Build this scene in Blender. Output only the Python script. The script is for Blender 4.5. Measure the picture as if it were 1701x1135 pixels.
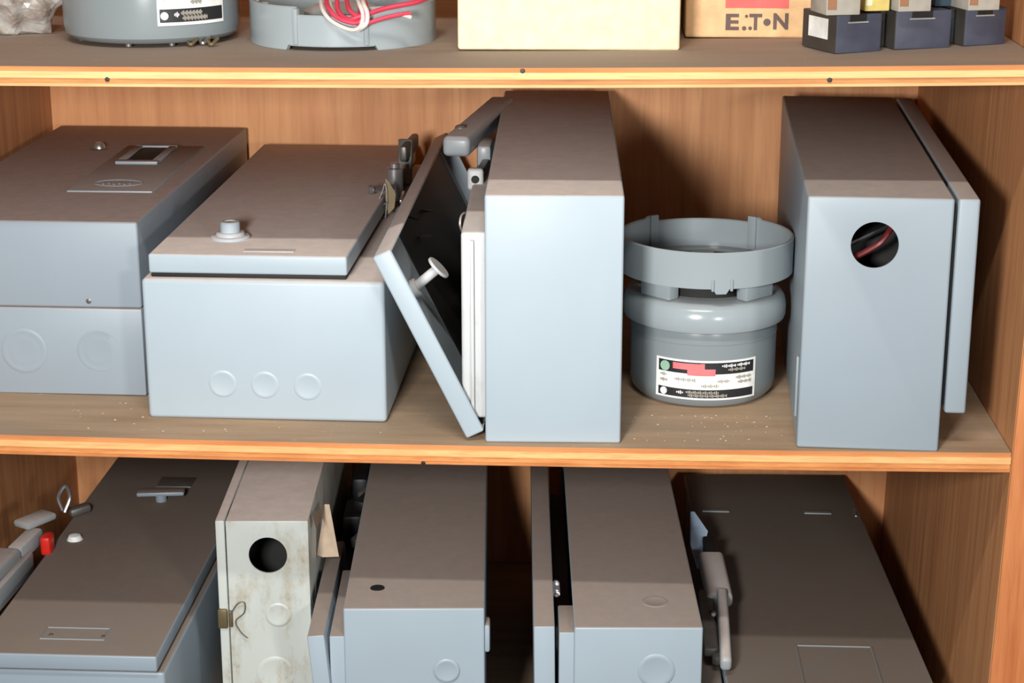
import bpy, bmesh, math, random
from mathutils import Vector, Matrix
random.seed(7)
for o in list(bpy.data.objects): bpy.data.objects.remove(o)
scene = bpy.context.scene
COL = scene.collection

# ------------------------------------------------------------------ camera
F_PX, PITCH, YAW = 3100.0, math.radians(16.5), math.radians(3.0)
FW = Vector((-math.sin(YAW)*math.cos(PITCH), math.cos(YAW)*math.cos(PITCH), -math.sin(PITCH)))
RT = Vector((math.cos(YAW), math.sin(YAW), 0)); UP = RT.cross(FW)
def ray(u, v): return FW + RT*((u-850.5)/F_PX) - UP*((v-567.5)/F_PX)
CAM = -2.095*ray(850, 742)                      # middle shelf's front top edge is the origin
def at_z(u, v, z): d = ray(u, v); return CAM + d*((z-CAM.z)/d.z)
def at_y(u, v, y): d = ray(u, v); return CAM + d*((y-CAM.y)/d.y)
def at_x(u, v, x): d = ray(u, v); return CAM + d*((x-CAM.x)/d.x)
cam = bpy.data.cameras.new('camera'); cam.sensor_width = 36; cam.lens = F_PX*36/1701
cam.clip_start = 0.05
camo = bpy.data.objects.new('camera', cam); COL.objects.link(camo)
camo.location = CAM; camo.rotation_euler = (math.pi/2-PITCH, 0, YAW)
scene.camera = camo

# ------------------------------------------------------------------ light
w = bpy.data.worlds.new('world'); scene.world = w; w.use_nodes = True
w.node_tree.nodes['Background'].inputs[0].default_value = (.75, .82, 1, 1)
w.node_tree.nodes['Background'].inputs[1].default_value = 0.01
def area(name, loc, target, sx, sy, power, col):
    l = bpy.data.lights.new(name, 'AREA'); l.shape = 'RECTANGLE'; l.size = sx; l.size_y = sy
    l.energy = power; l.color = col
    o = bpy.data.objects.new(name, l); COL.objects.link(o); o.location = loc
    o.rotation_euler = (Vector(target)-Vector(loc)).to_track_quat('-Z', 'Y').to_euler()
area('work_light', (-.28, -1.75, .63), (0, .3, .1), .22, .22, 45, (1, .98, .95))
area('fill_light_right', (.90, -2.0, .48), (-.3, .3, .1), .20, .20, 14, (1, .98, .95))  # added fill from the right, brightens the left wall
area('ceiling_tube', (-.1, -1.5, 2.25), (-.05, .1, .1), 1.2, .07, 38, (1, .95, .86))
scene.view_settings.view_transform = 'Standard'; scene.view_settings.look = 'None'
scene.view_settings.gamma = 1; scene.view_settings.use_curve_mapping = False
scene.view_settings.exposure = 0.0

# ------------------------------------------------------------------ materials
def lin(c):
    c = c/255
    return c/12.92 if c <= .04045 else ((c+.055)/1.055)**2.4
def rgb(r, g, b): return (lin(r), lin(g), lin(b), 1)
class NT:
    def __init__(s, name):
        s.m = bpy.data.materials.new(name); s.m.use_nodes = True
        s.t = s.m.node_tree; s.b = s.t.nodes['Principled BSDF']
    def n(s, t, **k):
        x = s.t.nodes.new(t)
        for a, v in k.items(): setattr(x, a, v)
        return x
    def l(s, a, b): s.t.links.new(a, b)
    def noise(s, scale, detail=4, rough=.55, coord='Object'):
        tc = s.n('ShaderNodeTexCoord'); mp = s.n('ShaderNodeMapping'); mp.inputs['Scale'].default_value = scale
        nz = s.n('ShaderNodeTexNoise'); nz.inputs['Scale'].default_value = 1
        nz.inputs['Detail'].default_value = detail; nz.inputs['Roughness'].default_value = rough
        s.l(tc.outputs[coord], mp.inputs['Vector']); s.l(mp.outputs[0], nz.inputs['Vector'])
        return nz.outputs['Fac']
    def mapr(s, v, a, b, c=0, d=1):
        m = s.n('ShaderNodeMapRange'); s.l(v, m.inputs[0])
        for i, x in enumerate((a, b, c, d)): m.inputs[i+1].default_value = x
        return m.outputs[0]
    def mix(s, f, a, b):
        m = s.n('ShaderNodeMix', data_type='RGBA')
        for i, x in ((0, f), (6, a), (7, b)):
            if hasattr(x, 'is_linked') or hasattr(x, 'links'): s.l(x, m.inputs[i])
            else: m.inputs[i].default_value = x
        return m.outputs[2]
    def mul(s, a, b):
        m = s.n('ShaderNodeMath', operation='MULTIPLY')
        for i, x in enumerate((a, b)):
            if isinstance(x, (int, float)): m.inputs[i].default_value = x
            else: s.l(x, m.inputs[i])
        return m.outputs[0]
    def upness(s, lo=.55, hi=.95):
        g = s.n('ShaderNodeNewGeometry'); sp = s.n('ShaderNodeSeparateXYZ')
        s.l(g.outputs['Normal'], sp.inputs[0]); return s.mapr(sp.outputs[2], lo, hi)
    def bump(s, h, strength, dist=.001):
        b = s.n('ShaderNodeBump'); b.inputs['Strength'].default_value = strength; b.inputs['Distance'].default_value = dist
        s.l(h, b.inputs['Height']); s.l(b.outputs[0], s.b.inputs['Normal'])
    def done(s, col, rough=.5, metal=0, spec=.5):
        if hasattr(col, 'links'): s.l(col, s.b.inputs['Base Color'])
        else: s.b.inputs['Base Color'].default_value = col
        if hasattr(rough, 'links'): s.l(rough, s.b.inputs['Roughness'])
        else: s.b.inputs['Roughness'].default_value = rough
        s.b.inputs['Metallic'].default_value = metal; s.b.inputs['Specular IOR Level'].default_value = spec
        return s.m
def plain(name, col, rough=.5, metal=0, spec=.5):
    t = NT(name); f = t.noise((60, 60, 60), 3)
    dark = tuple(c*.82 for c in col[:3])+(1,)
    return t.done(t.mix(t.mapr(f, .35, .7), dark, col), rough, metal, spec)
DUST = rgb(206, 189, 180)
def painted(name, col, dust=.85, rough=.42, stain=None, stain_amt=0, dustcol=DUST):
    """grey enamel on sheet steel; settled dust covers the faces that look up"""
    t = NT(name)
    f = t.noise((7, 7, 7), 5); g = t.noise((55, 55, 55), 4, .7)
    base = t.mix(t.mapr(f, .3, .75), tuple(c*.93 for c in col[:3])+(1,), col)
    scr = t.mapr(t.noise((14, 170, 90), 6, .75), .735, .78)
    base = t.mix(t.mul(scr, .35), base, tuple(c*.6 for c in col[:3])+(1,))
    if stain:
        s1 = t.mapr(t.noise((22, 22, 9), 7, .7), .5, .72); s2 = t.mapr(t.noise((120, 120, 120), 4, .7), .52, .75)
        base = t.mix(t.mul(s1, stain_amt), base, stain)
        base = t.mix(t.mul(t.mul(s1, s2), stain_amt), base, rgb(110, 85, 60))
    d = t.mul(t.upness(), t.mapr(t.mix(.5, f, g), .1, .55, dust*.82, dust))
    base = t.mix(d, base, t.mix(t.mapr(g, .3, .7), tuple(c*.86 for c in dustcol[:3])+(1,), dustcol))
    t.bump(g, .06, .001)
    r = t.mapr(d, 0, 1, rough, .9)
    return t.done(base, r, 0, .4)
M = {}
M['grey'] = painted('grey_enamel', rgb(166, 180, 190))
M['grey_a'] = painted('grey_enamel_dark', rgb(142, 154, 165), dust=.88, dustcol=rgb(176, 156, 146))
M['grey2'] = painted('grey_enamel_dull', rgb(146, 158, 167), dust=.9, dustcol=rgb(160, 145, 136))
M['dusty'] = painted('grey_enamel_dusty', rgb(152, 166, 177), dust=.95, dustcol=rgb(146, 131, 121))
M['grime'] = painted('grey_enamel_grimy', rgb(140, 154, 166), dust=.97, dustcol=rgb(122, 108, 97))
M['dust_darkest'] = painted('grey_enamel_dust_darkest', rgb(132, 142, 150), dust=.98, dustcol=rgb(98, 86, 76))  # darkest enamel and dust tone, for the wide lower-right box
M['tall'] = painted('pale_enamel_stained', rgb(188, 194, 190), stain=rgb(160, 146, 118), stain_amt=.95)
M['inner'] = painted('galvanised_white', rgb(196, 200, 202), dust=.6, stain=rgb(150, 145, 140), stain_amt=.5)
M['meter'] = painted('meter_enamel', rgb(128, 137, 141), dust=.35, rough=.25, dustcol=rgb(140, 130, 122))
M['meter_pale'] = painted('meter_enamel_pale', rgb(150, 160, 165), dust=.25, rough=.2, dustcol=rgb(150, 142, 132))
M['dark'] = plain('black_fibre', rgb(26, 26, 28), .5)
M['near_black'] = plain('matte_near_black', rgb(18, 18, 18), .7)  # near-black; paints shade in gaps and recesses, and small dark parts
M['chrome'] = plain('zinc_plate', rgb(190, 190, 192), .28, .85)
M['dullmetal'] = plain('dull_steel', rgb(120, 118, 114), .45, .6)
M['handle'] = painted('handle_enamel', rgb(150, 156, 160), dust=.6, rough=.35)
M['white'] = plain('white_label', rgb(236, 240, 238), .5)
M['black'] = plain('black_print', rgb(34, 34, 38), .5)
M['redprint'] = plain('red_print', rgb(226, 120, 124), .5)
M['greenprint'] = plain('green_print', rgb(150, 190, 165), .5)
M['paper'] = plain('old_paper', rgb(190, 170, 148), .85)
M['brass'] = plain('tarnished_brass', rgb(118, 104, 76), .5, .5)
M['red'] = plain('red_plastic', rgb(220, 40, 30), .4)
M['darkred'] = plain('dark_red_wire', rgb(96, 30, 32), .35)
M['redwire'] = plain('red_wire', rgb(205, 60, 85), .4)
M['whitewire'] = plain('white_wire', rgb(215, 205, 200), .4)
M['bluepaint'] = plain('pale_blue_paint', rgb(165, 190, 215), .4)
M['navy'] = plain('navy_card', rgb(66, 70, 86), .55)
M['navy_side'] = plain('brown_black_card', rgb(60, 56, 52), .6)
M['cream'] = plain('cream_card', rgb(236, 222, 186), .75)
M['tan'] = plain('tan_card', rgb(222, 182, 136), .8)
M['tape'] = plain('grey_card', rgb(165, 160, 150), .7)
M['brownprint'] = plain('brown_print', rgb(150, 105, 75), .7)
M['yellow'] = plain('yellow_card', rgb(210, 190, 110), .7)
M['teal'] = plain('dark_teal_card', rgb(40, 62, 76), .6)
M['crumb'] = plain('pale_crumbs', rgb(190, 175, 150), .9)
M['eaton_red'] = plain('carton_red_print', rgb(225, 100, 95), .7)
M['eaton_ink'] = plain('carton_dark_print', rgb(96, 78, 74), .7)
t = NT('clear_bag'); nz = t.noise((40, 40, 40), 4)
M['bag'] = t.done(t.mix(t.mapr(nz, .35, .65), rgb(150, 136, 124), rgb(225, 224, 220)), .12, 0, .9)
t.b.inputs['Transmission Weight'].default_value = .45

def wood(name, c1, c2, scale, rough=.55, c3=None):
    t = NT(name); f = t.noise(scale, 6, .6); g = t.noise(tuple(s*3.1 for s in scale), 3, .6); k = t.noise((3, 3, 3), 3)
    c = t.mix(t.mapr(f, .3, .7), c1, c2)
    c = t.mix(t.mul(t.mapr(g, .5, .72), .35), c, tuple(x*.6 for x in c1[:3])+(1,))
    c = t.mix(t.mul(t.mapr(k, .4, .7), .4), c, c3 or c1)
    return t.done(c, rough, 0, .35)
M['veneer'] = wood('cabinet_veneer', rgb(198, 134, 90), rgb(228, 168, 118), (38, 38, 2.2), c3=rgb(208, 148, 98))
M['veneer_side'] = wood('side_veneer', rgb(166, 110, 72), rgb(202, 146, 100), (60, 60, 2.5), c3=rgb(190, 140, 96))
M['panel_edge'] = wood('panel_edge', rgb(176, 100, 56), rgb(206, 134, 84), (70, 70, 4))
PLY = []
for i, (a, b) in enumerate([((180, 112, 66), (206, 142, 92)), ((222, 170, 112), (240, 198, 140)),
                            ((168, 108, 62), (206, 150, 92)), ((214, 152, 98), (236, 184, 130))]):
    PLY.append(wood('ply_%d' % i, rgb(*a), rgb(*b), (9, 60, 220), .6))
PLYM = [None]+[wood('mid_ply_%d' % i, rgb(*a), rgb(*b), (14, 60, 160), .6) for i, (a, b) in enumerate([((214, 150, 94), (240, 188, 128)), ((186, 116, 62), (220, 156, 96)), ((170, 100, 54), (206, 140, 84))])]
def shelf_top(name, grey=.55):
    t = NT(name); f = t.noise((3, 26, 26), 6, .65); g = t.noise((90, 90, 90), 5, .7); k = t.noise((6, 9, 6), 4)
    c = t.mix(t.mapr(f, .3, .7), rgb(140, 116, 92), rgb(178, 150, 122))
    c = t.mix(t.mul(t.mapr(k, .35, .7, 0 if grey < 1 else .55), grey), c, rgb(152, 138, 122) if grey < 1 else rgb(148, 136, 127))
    c = t.mix(t.mul(t.mapr(g, .62, .75), .5), c, rgb(200, 184, 160))
    edge = t.upness(.2, .8)
    c = t.mix(edge, t.mix(t.mapr(f, .3, .7), rgb(178, 108, 62), rgb(206, 146, 96)), c)
    t.bump(g, .1, .001)
    return t.done(c, .8, 0, .25)
M['shelf_top'] = shelf_top('dusty_shelf_veneer')
M['shelf_top_grey'] = shelf_top('grey_dusty_shelf_veneer', 1.0)

# ------------------------------------------------------------------ geometry helpers
def new(): return bmesh.new()
def rbox(bm, lo, hi, r=0, seg=2, mat=None):
    lo, hi = Vector(lo), Vector(hi)
    vs = bmesh.ops.create_cube(bm, size=1)['verts']
    c, s = (lo+hi)/2, hi-lo
    for v in vs: v.co = Vector((v.co.x*s.x, v.co.y*s.y, v.co.z*s.z)) + c
    out = list(vs)
    if r > 0:
        es = list({e for v in vs for e in v.link_edges})
        res = bmesh.ops.bevel(bm, geom=vs+es, offset=r, segments=seg, affect='EDGES', profile=.5)
        out = list({v for v in res['verts']} | {v for f in res['faces'] for v in f.verts})
        seen = set(out); st = list(out)
        while st:
            v = st.pop()
            for e in v.link_edges:
                q = e.other_vert(v)
                if q not in seen: seen.add(q); st.append(q)
        out = list(seen)
    if mat is not None:
        for v in out: v.co = mat @ v.co
    return out
def frame(origin, x, y):
    """matrix with local x, y axes as given (y made square to x)"""
    x = Vector(x).normalized(); z = x.cross(Vector(y)).normalized(); y = z.cross(x)
    m = Matrix((x, y, z)).transposed().to_4x4(); m.translation = Vector(origin); return m
def bar(bm, p0, p1, w, h, r=.002, up=(0, 0, 1), seg=2):
    p0, p1 = Vector(p0), Vector(p1); L = (p1-p0).length
    x = (p1-p0).normalized(); y = Vector(up).cross(x)
    rbox(bm, (0, -w/2, -h/2), (L, w/2, h/2), r, seg, frame(p0, x, y))
def lathe(bm, prof, n=48, mat=None, a0=0, a1=2*math.pi):
    full = abs(a1-a0-2*math.pi) < 1e-6; rings = []
    m = mat or Matrix.Identity(4); cnt = n if full else n+1
    for r, z in prof:
        if r < 1e-7: rings.append([bm.verts.new(m @ Vector((0, 0, z)))]); continue
        rings.append([bm.verts.new(m @ Vector((r*math.cos(a0+(a1-a0)*i/n), r*math.sin(a0+(a1-a0)*i/n), z))) for i in range(cnt)])
    for A, B in zip(rings, rings[1:]):
        for i in range(n):
            j = (i+1) % n if full else i+1
            if len(A) == 1 and len(B) == 1: continue
            if len(A) == 1: bm.faces.new((A[0], B[j], B[i]))
            elif len(B) == 1: bm.faces.new((A[i], A[j], B[0]))
            else: bm.faces.new((A[i], A[j], B[j], B[i]))
def ring_wall(bm, r0, r1, zb, zt, n=120, c=(0, 0, 0)):
    """hollow round wall, bottom and top heights as functions of the angle"""
    q = []
    for i in range(n):
        a = 2*math.pi*i/n; ca, sa = math.cos(a), math.sin(a); b, t_ = zb(a), zt(a); e = min(.0015, (r1-r0)/2)
        P = lambda r, z: bm.verts.new((c[0]+r*ca, c[1]+r*sa, c[2]+z))
        q.append([P(r1, b), P(r1, t_-e), P(r1-e, t_), P(r0+e, t_), P(r0, t_-e), P(r0, b)])
    for i in range(n):
        A, B = q[i], q[(i+1) % n]
        for k in range(6): bm.faces.new((A[k], B[k], B[(k+1) % 6], A[(k+1) % 6]))
def smooth_path(pts, k=8):
    pts = [Vector(p) for p in pts]; P = [pts[0]*2-pts[1]]+pts+[pts[-1]*2-pts[-2]]; out = []
    for i in range(1, len(P)-2):
        a, b, c, d = P[i-1:i+3]
        for j in range(k):
            s = j/k
            out.append(.5*((2*b)+(c-a)*s+(2*a-5*b+4*c-d)*s*s+(3*b-a-3*c+d)*s**3))
    return out+[pts[-1]]
def tube(bm, pts, r, n=8, k=8):
    path = smooth_path(pts, k) if k > 1 else [Vector(p) for p in pts]
    prev = None; up = Vector((.13, .27, .95))
    for i, p in enumerate(path):
        d = (path[min(i+1, len(path)-1)]-path[max(i-1, 0)]).normalized()
        s = d.cross(up)
        if s.length < 1e-4: s = d.cross(Vector((1, 0, 0)))
        s.normalize(); q = s.cross(d); up = q
        ringv = [bm.verts.new(p+(s*math.cos(2*math.pi*a/n)+q*math.sin(2*math.pi*a/n))*r) for a in range(n)]
        if prev:
            for a in range(n): bm.faces.new((prev[a], prev[(a+1) % n], ringv[(a+1) % n], ringv[a]))
        else: bm.faces.new(ringv[::-1])
        prev = ringv
    bm.faces.new(prev)
def cyl(bm, p0, p1, r, n=24, e=.0008):
    p0, p1 = Vector(p0), Vector(p1); z = (p1-p0); L = z.length; z.normalize()
    x = z.orthogonal().normalized(); m = Matrix((x, z.cross(x), z)).transposed().to_4x4(); m.translation = p0
    lathe(bm, [(0, 0), (r-e, 0), (r, e), (r, L-e), (r-e, L), (0, L)], n, m)
def sheet(bm, pts, th, nrm):
    """flat piece with the outline pts and a thickness along nrm"""
    nrm = Vector(nrm).normalized()*th
    f = bm.faces.new([bm.verts.new(Vector(p)) for p in pts])
    r = bmesh.ops.extrude_face_region(bm, geom=[f])
    for v in r['geom']:
        if isinstance(v, bmesh.types.BMVert): v.co += nrm
def thing(name, label, cat, loc, rotz=0, group=None):
    o = bpy.data.objects.new(name, None); COL.objects.link(o); o.empty_display_size = .02
    o.location = loc; o.rotation_euler = (0, 0, rotz); o['label'] = label; o['category'] = cat
    if group: o['group'] = group
    return o
def obj(name, bm, mat, parent=None, world=False, smooth=True, label=None, angle=35):
    """link a bmesh as one object; with world=True its coordinates are scene coordinates"""
    bmesh.ops.recalc_face_normals(bm, faces=bm.faces)
    me = bpy.data.meshes.new(name); bm.to_mesh(me); bm.free()
    o = bpy.data.objects.new(name, me); COL.objects.link(o)
    me.materials.append(M[mat] if isinstance(mat, str) else mat)
    if parent:
        o.parent = parent
        if world:
            me.transform(full_matrix(parent).inverted())
    if smooth:
        for p in me.polygons: p.use_smooth = True
        me.set_sharp_from_angle(angle=math.radians(angle))
    if label: o['label'] = label
    return o
def full_matrix(o):
    m = Matrix.Translation(o.location) @ o.rotation_euler.to_matrix().to_4x4()
    return full_matrix(o.parent) @ m if o.parent else m
def cut(o, cutters):
    """subtract closed bmeshes (same local coordinates) from o's mesh"""
    for bm in cutters:
        bmesh.ops.recalc_face_normals(bm, faces=bm.faces)
        me = bpy.data.meshes.new('cutter'); bm.to_mesh(me); bm.free()
        c = bpy.data.objects.new('cutter', me); COL.objects.link(c)
        par = o.parent; o.parent = None
        md = o.modifiers.new('cut', 'BOOLEAN'); md.operation = 'DIFFERENCE'; md.solver = 'EXACT'; md.object = c
        dg = bpy.context.evaluated_depsgraph_get(); dg.update()
        m2 = bpy.data.meshes.new_from_object(o.evaluated_get(dg)); o.modifiers.clear(); o.data = m2
        o.parent = par
        bpy.data.objects.remove(c)
    for p in o.data.polygons: p.use_smooth = True
    o.data.set_sharp_from_angle(angle=math.radians(35))
def local(parent, P): return full_matrix(parent).inverted() @ Vector(P)
def facing(c, n):
    """matrix at c whose z axis is n"""
    n = Vector(n).normalized(); x = n.orthogonal().normalized()
    if abs(n.z) < .9: x = Vector((0, 0, 1)).cross(n).normalized()
    m = Matrix((x, n.cross(x), n)).transposed().to_4x4(); m.translation = Vector(c); return m
def knockout(parent, P, n, r, mat='grey', double=False):
    """stamped knock-out: dished disc with a raised rim; P in scene coordinates"""
    bm = new(); h = .0007 if not double else .0006
    pr = [(0, .0003), (r*.70, .0003), (r*.78, h), (r*.9, h*.9), (r, -.0004)]
    if double: pr = [(0, .0004), (r*.5, .0004), (r*.56, h*.8), (r*.62, .0003), (r*.84, .0003), (r*.9, h*.8), (r, -.0004)]
    lathe(bm, pr, 40, facing(P, n))
    return obj('knockout', bm, mat, parent, True)
def screw(parent, P, n, r, h, mat='chrome', name='screw'):
    bm = new(); lathe(bm, [(0, h), (r*.55, h), (r*.95, h*.55), (r, 0)], 20, facing(P, n)); rb = new
    return obj(name, bm, mat, parent, True)

# ------------------------------------------------------------------ shelving cabinet
XL, XR, YB = -.745, .553, .815
ZLOW, ZTOP = -.49, .90
def sag(x): return .0032*(x/.58)**2 if x > -.6 else .0034
def zup(x): return .4249 + .0048*(x/.55) + .0028*(x/.55)**2
cab = thing('shelving_cabinet', 'open orange-brown plywood shelving cabinet with dusty shelves holding electrical boxes', 'cabinet', (0, 0, ZLOW-.03))
bm = new(); rbox(bm, (XL-.04, YB, ZLOW-.03), (XR+.06, YB+.012, ZTOP), .001, 1)
obj('back_panel', bm, 'veneer', cab, True)
def side(x0, x1, tilt, name, mat):
    bm = new(); vs = rbox(bm, (x0, 0, ZLOW-.03), (x1, YB-.0005, ZTOP), .0015, 1)
    for v in vs: v.co.x += tilt*v.co.z
    return obj(name, bm, mat, cab, True)
side(XL-.04, XL, 0, 'side_panel', 'veneer_side')
rp = side(XR+.002, XR+.046, .02, 'side_panel', 'veneer_side')
bm = new(); vs = rbox(bm, (XR+.0025, -.004, ZLOW-.03), (XR+.0455, -.0002, ZTOP), .0008, 1)
for v in vs: v.co.x += .02*v.co.z
obj('edge_strip', bm, 'panel_edge', rp, True)
bm = new(); rbox(bm, (XL-.0395, -.004, ZLOW-.03), (XL-.001, -.0002, ZTOP), .0008, 1)
obj('edge_strip', bm, 'panel_edge', cab.children[1], True)
def shelf(zf, fr, x0, x1, y0=0.0, mat='shelf_top', plies=None):
    """plywood shelf built ply by ply; fr = thickness of the plies from the top down"""
    core = None; z = 0; jut = [0, -.0012, .0006, -.0004]
    order = []
    for i, th in enumerate(fr):
        bm = new(); N = 40
        sec = [(y0+jut[i], z), (YB-.001, z), (YB-.001, z-th+.0001), (y0+jut[i], z-th+.0001)]
        rows = []
        for k in range(N+1):
            x = x0+(x1-x0)*k/N; rows.append([bm.verts.new((x, y, zf(x)+zz)) for y, zz in sec])
        for A, B in zip(rows, rows[1:]):
            for j in range(4): bm.faces.new((A[j], B[j], B[(j+1) % 4], A[(j+1) % 4]))
        bm.faces.new(rows[0]); bm.faces.new(rows[-1][::-1]); z -= th; order.append(bm)
    top = obj('shelf_board', order[0], mat, cab, True, smooth=False)
    for i in (1, 2, 3): obj('ply', order[i], (plies or PLY)[i], top, True, smooth=False)
    return top
shelf(sag, (.0055, .0075, .0065, .0035), XL+.0005, XR+.001, 0, 'shelf_top', PLYM)
shelf(zup, (.0050, .0072, .0058, .0032), XL+.0005, XR+.0085, 0, 'shelf_top_grey')
shelf(lambda x: ZLOW, (.0055, .0075, .0065, .0035), XL+.0005, XR-.010)
shelf(lambda x: .87, (.0055, .0075, .0065, .0035), XL+.0005, XR+.018)  # unseen shelf overhead, added to shade the top compartment
# nail heads and dents in the shelf edges
for u, v, z_ in ((703, 770, 0), (868, 118, 1), (178, 132, 1), (1378, 133, 1)):
    P = at_y(u, v, -.0015); bm = new(); lathe(bm, [(0, .0006), (.0022, .0004), (.0026, 0)], 12, facing(P, (0, -1, 0)))
    obj('nail_head', bm, 'dark', cab, True)

# ------------------------------------------------------------------ middle shelf: starter enclosure at far left
A = thing('starter_enclosure', 'wide grey steel enclosure with reset button plate, leftmost on the middle shelf', 'electrical box', (-.592, .15, .0034), -.012)
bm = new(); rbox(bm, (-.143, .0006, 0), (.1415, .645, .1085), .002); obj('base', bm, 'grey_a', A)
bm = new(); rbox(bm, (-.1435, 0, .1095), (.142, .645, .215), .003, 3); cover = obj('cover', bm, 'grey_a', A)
zt = .2184
pl = [at_z(*q, zt) for q in ((112, 318), (250, 323), (335, 248), (212, 243))]
x0, x1 = pl[0].x, pl[1].x; y0, y1 = .315, .627
bm = new(); rbox(bm, (x0, y0, zt-.001), (x1, y1, zt+.0022), .0012); plate = obj('escutcheon_plate', bm, 'grey2', A, True)
bm = new()
for lo, hi in (((x0+.018, .486), (x1-.034, .500)), ((x0+.018, .602), (x1-.034, .614)), ((x0+.018, .5005), (x0+.028, .6015)), ((x1-.044, .5005), (x1-.034, .6015))):
    rbox(bm, (*lo, zt+.0022), (*hi, zt+.0065), .001)
obj('button_guard', bm, 'grey2', plate, True)
bm = new(); rbox(bm, (x0+.029, .5015, zt+.0022), (x1-.045, .6005, zt+.0045), .001); obj('reset_button', bm, 'near_black', plate, True)
bm = new(); cx, cy = (x0+x1)/2, .362
ring_wall(bm, .030, .0325, lambda a: 0, lambda a: .001, 48, (0, 0, 0))
for v in bm.verts: v.co = Vector((cx+v.co.x, cy+v.co.y*.62, zt+.0020+v.co.z))
for i in range(6): rbox(bm, (cx-.019+i*.0068, cy-.008+.002*(i % 2), zt+.002), (cx-.0165+i*.0068, cy+.008-.003*(i % 3), zt+.003))
obj('embossed_badge', bm, 'grey_a', plate, True)
P = at_z(165, 247, zt); screw(A, P, (0, 0, 1), .0085, .009)
bm = new(); lathe(bm, [(0, .001), (.013, .001), (.0145, 0)], 24, facing(P, (0, 0, 1))); obj('washer', bm, 'dullmetal', A, True)
screw(A, at_y(148, 500, .1505), (0, -1, 0), .0042, .002, 'dullmetal')
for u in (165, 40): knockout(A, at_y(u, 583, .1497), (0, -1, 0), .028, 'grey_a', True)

# ------------------------------------------------------------------ box 2: switch box with overhanging lid
B = thing('switch_box', 'grey steel box with overlapping lid, round latch knob and three knockouts in its front', 'electrical box', (-.2885, .0722, .001), -.012)
bm = new(); rbox(bm, (-.1413, 0, 0), (.1395, .70, .1685), .005, 3); obj('body', bm, 'grey', B)
bm = new(); rbox(bm, (-.1315, .010, .1685), (.0945, .695, .1735), .001); obj('gap_shade', bm, 'near_black', B)  # near-black layer painting the shade in the gap under the lid
bm = new(); rbox(bm, (-.1335, .0075, .1735), (.0962, .70, .1960), .0028, 3); lid = obj('lid', bm, 'grey', B)
P = at_z(383, 395, .197); bm = new()
lathe(bm, [(.0235, 0), (.0235, .002), (.022, .0032), (.0175, .0034), (.0172, .0062), (.0160, .0075), (.0118, .0078), (.0116, .0185), (.0105, .0200), (.007, .0202), (.006, .0190), (0, .0190)], 40, facing(P, (0, 0, 1)))
obj('latch_knob', bm, 'grey', B, True)
a, b = at_z(405, 417, .197), at_z(490, 417, .197)
bm = new(); rbox(bm, (a.x, a.y-.005, .1965), (b.x, a.y+.007, .1979), .0006); obj('stamped_plate', bm, 'grey', lid, True)
for u, v in ((370, 638), (440, 640), (511, 643)): knockout(B, at_y(u, v, .0722-.012*(at_y(u, v, .07).x+.2885)-.0003), (-.012, -1, 0), .0168)
# operating handle and lead seal on the ledge at the right of the lid
hs = bpy.data.objects.new('handle', None)
bm = new(); rbox(bm, (-.190, .44, .168), (-.172, .60, .178), .002); bar(bm, (-.181, .585, .172), (-.181, .61, .236), .020, .012)
bar(bm, (-.181, .57, .222), (-.172, .655, .226), .010, .022, .003)
h1 = obj('handle_bracket', bm, 'dullmetal', B, True)
bm = new(); cyl(bm, (-.182, .475, .176), (-.182, .475, .222), .0115); cyl(bm, (-.182, .475, .222), (-.182, .475, .229), .007)
obj('handle_barrel', bm, 'chrome', h1, True)
bm = new(); p = at_z(612, 315, .206); cyl(bm, p, (-.184, .44, .203), .0042); cyl(bm, p, p+Vector((.006, .003, 0)), .006)
obj('pin', bm, 'chrome', h1, True)
bm = new(); q = [at_y(u, v, .40) for u, v in ((640, 296), (648, 305), (657, 322), (655, 345), (645, 356), (640, 330))]
sheet(bm, q, .0008, (0.3, -1, 0)); obj('seal_tag', bm, 'brass', B, True)
bm = new(); tube(bm, [at_y(u, v, .397) for u, v in ((622, 345), (634, 322), (640, 305), (643, 330), (640, 362))], .0011, 6); tube(bm, [at_y(u, v, .396) for u, v in ((622, 346), (634, 341), (645, 336))], .0014, 6)
obj('seal_wire', bm, 'chrome', B, True)

# ------------------------------------------------------------------ open box in the middle, cover swung to the left
Cb = thing('open_switch_box', 'tall grey steel box in middle of shelf, its cover swung open to the left', 'electrical box', (.0458, .013, .0002), .026)
bm = new(); rbox(bm, (-.0762, 0, 0), (.0762, .735, .2848), .003, 3); body = obj('body', bm, 'grey', Cb)
k = new(); rbox(k, (-.09, .003, .003), (.0732, .732, .2818)); cut(body, [k])
# liner frame that stands out of the opening
bm = new(); rbox(bm, (-.103, .014, .024), (-.0735, .725, .240), .004, 3); liner = obj('inner_frame', bm, 'inner', Cb)
k = new(); rbox(k, (-.12, .032, .042), (-.05, .705, .222)); cut(liner, [k])
bm = new(); rbox(bm, (-.0925, .0085, .030), (-.0885, .0140, .232), .001); obj('frame_fold', bm, 'inner', liner)
bm = new(); rbox(bm, (-.092, .10, .045), (-.078, .69, .218), .004); interior = obj('dark_inner_block', bm, 'dark', Cb)
for i, yy in enumerate((.20, .34, .50)):
    bm = new(); rbox(bm, (-.108, yy, .07+.01*i), (-.092, yy+.012, .16+.02*i), .002); obj('contact_blade', bm, 'dullmetal', interior)
bm = new(); tube(bm, [at_x(u, v, -.062) for u, v in ((782, 352), (768, 356), (764, 372), (768, 386))], .0012, 6); obj('loop_wire', bm, 'whitewire', Cb, True)
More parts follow.
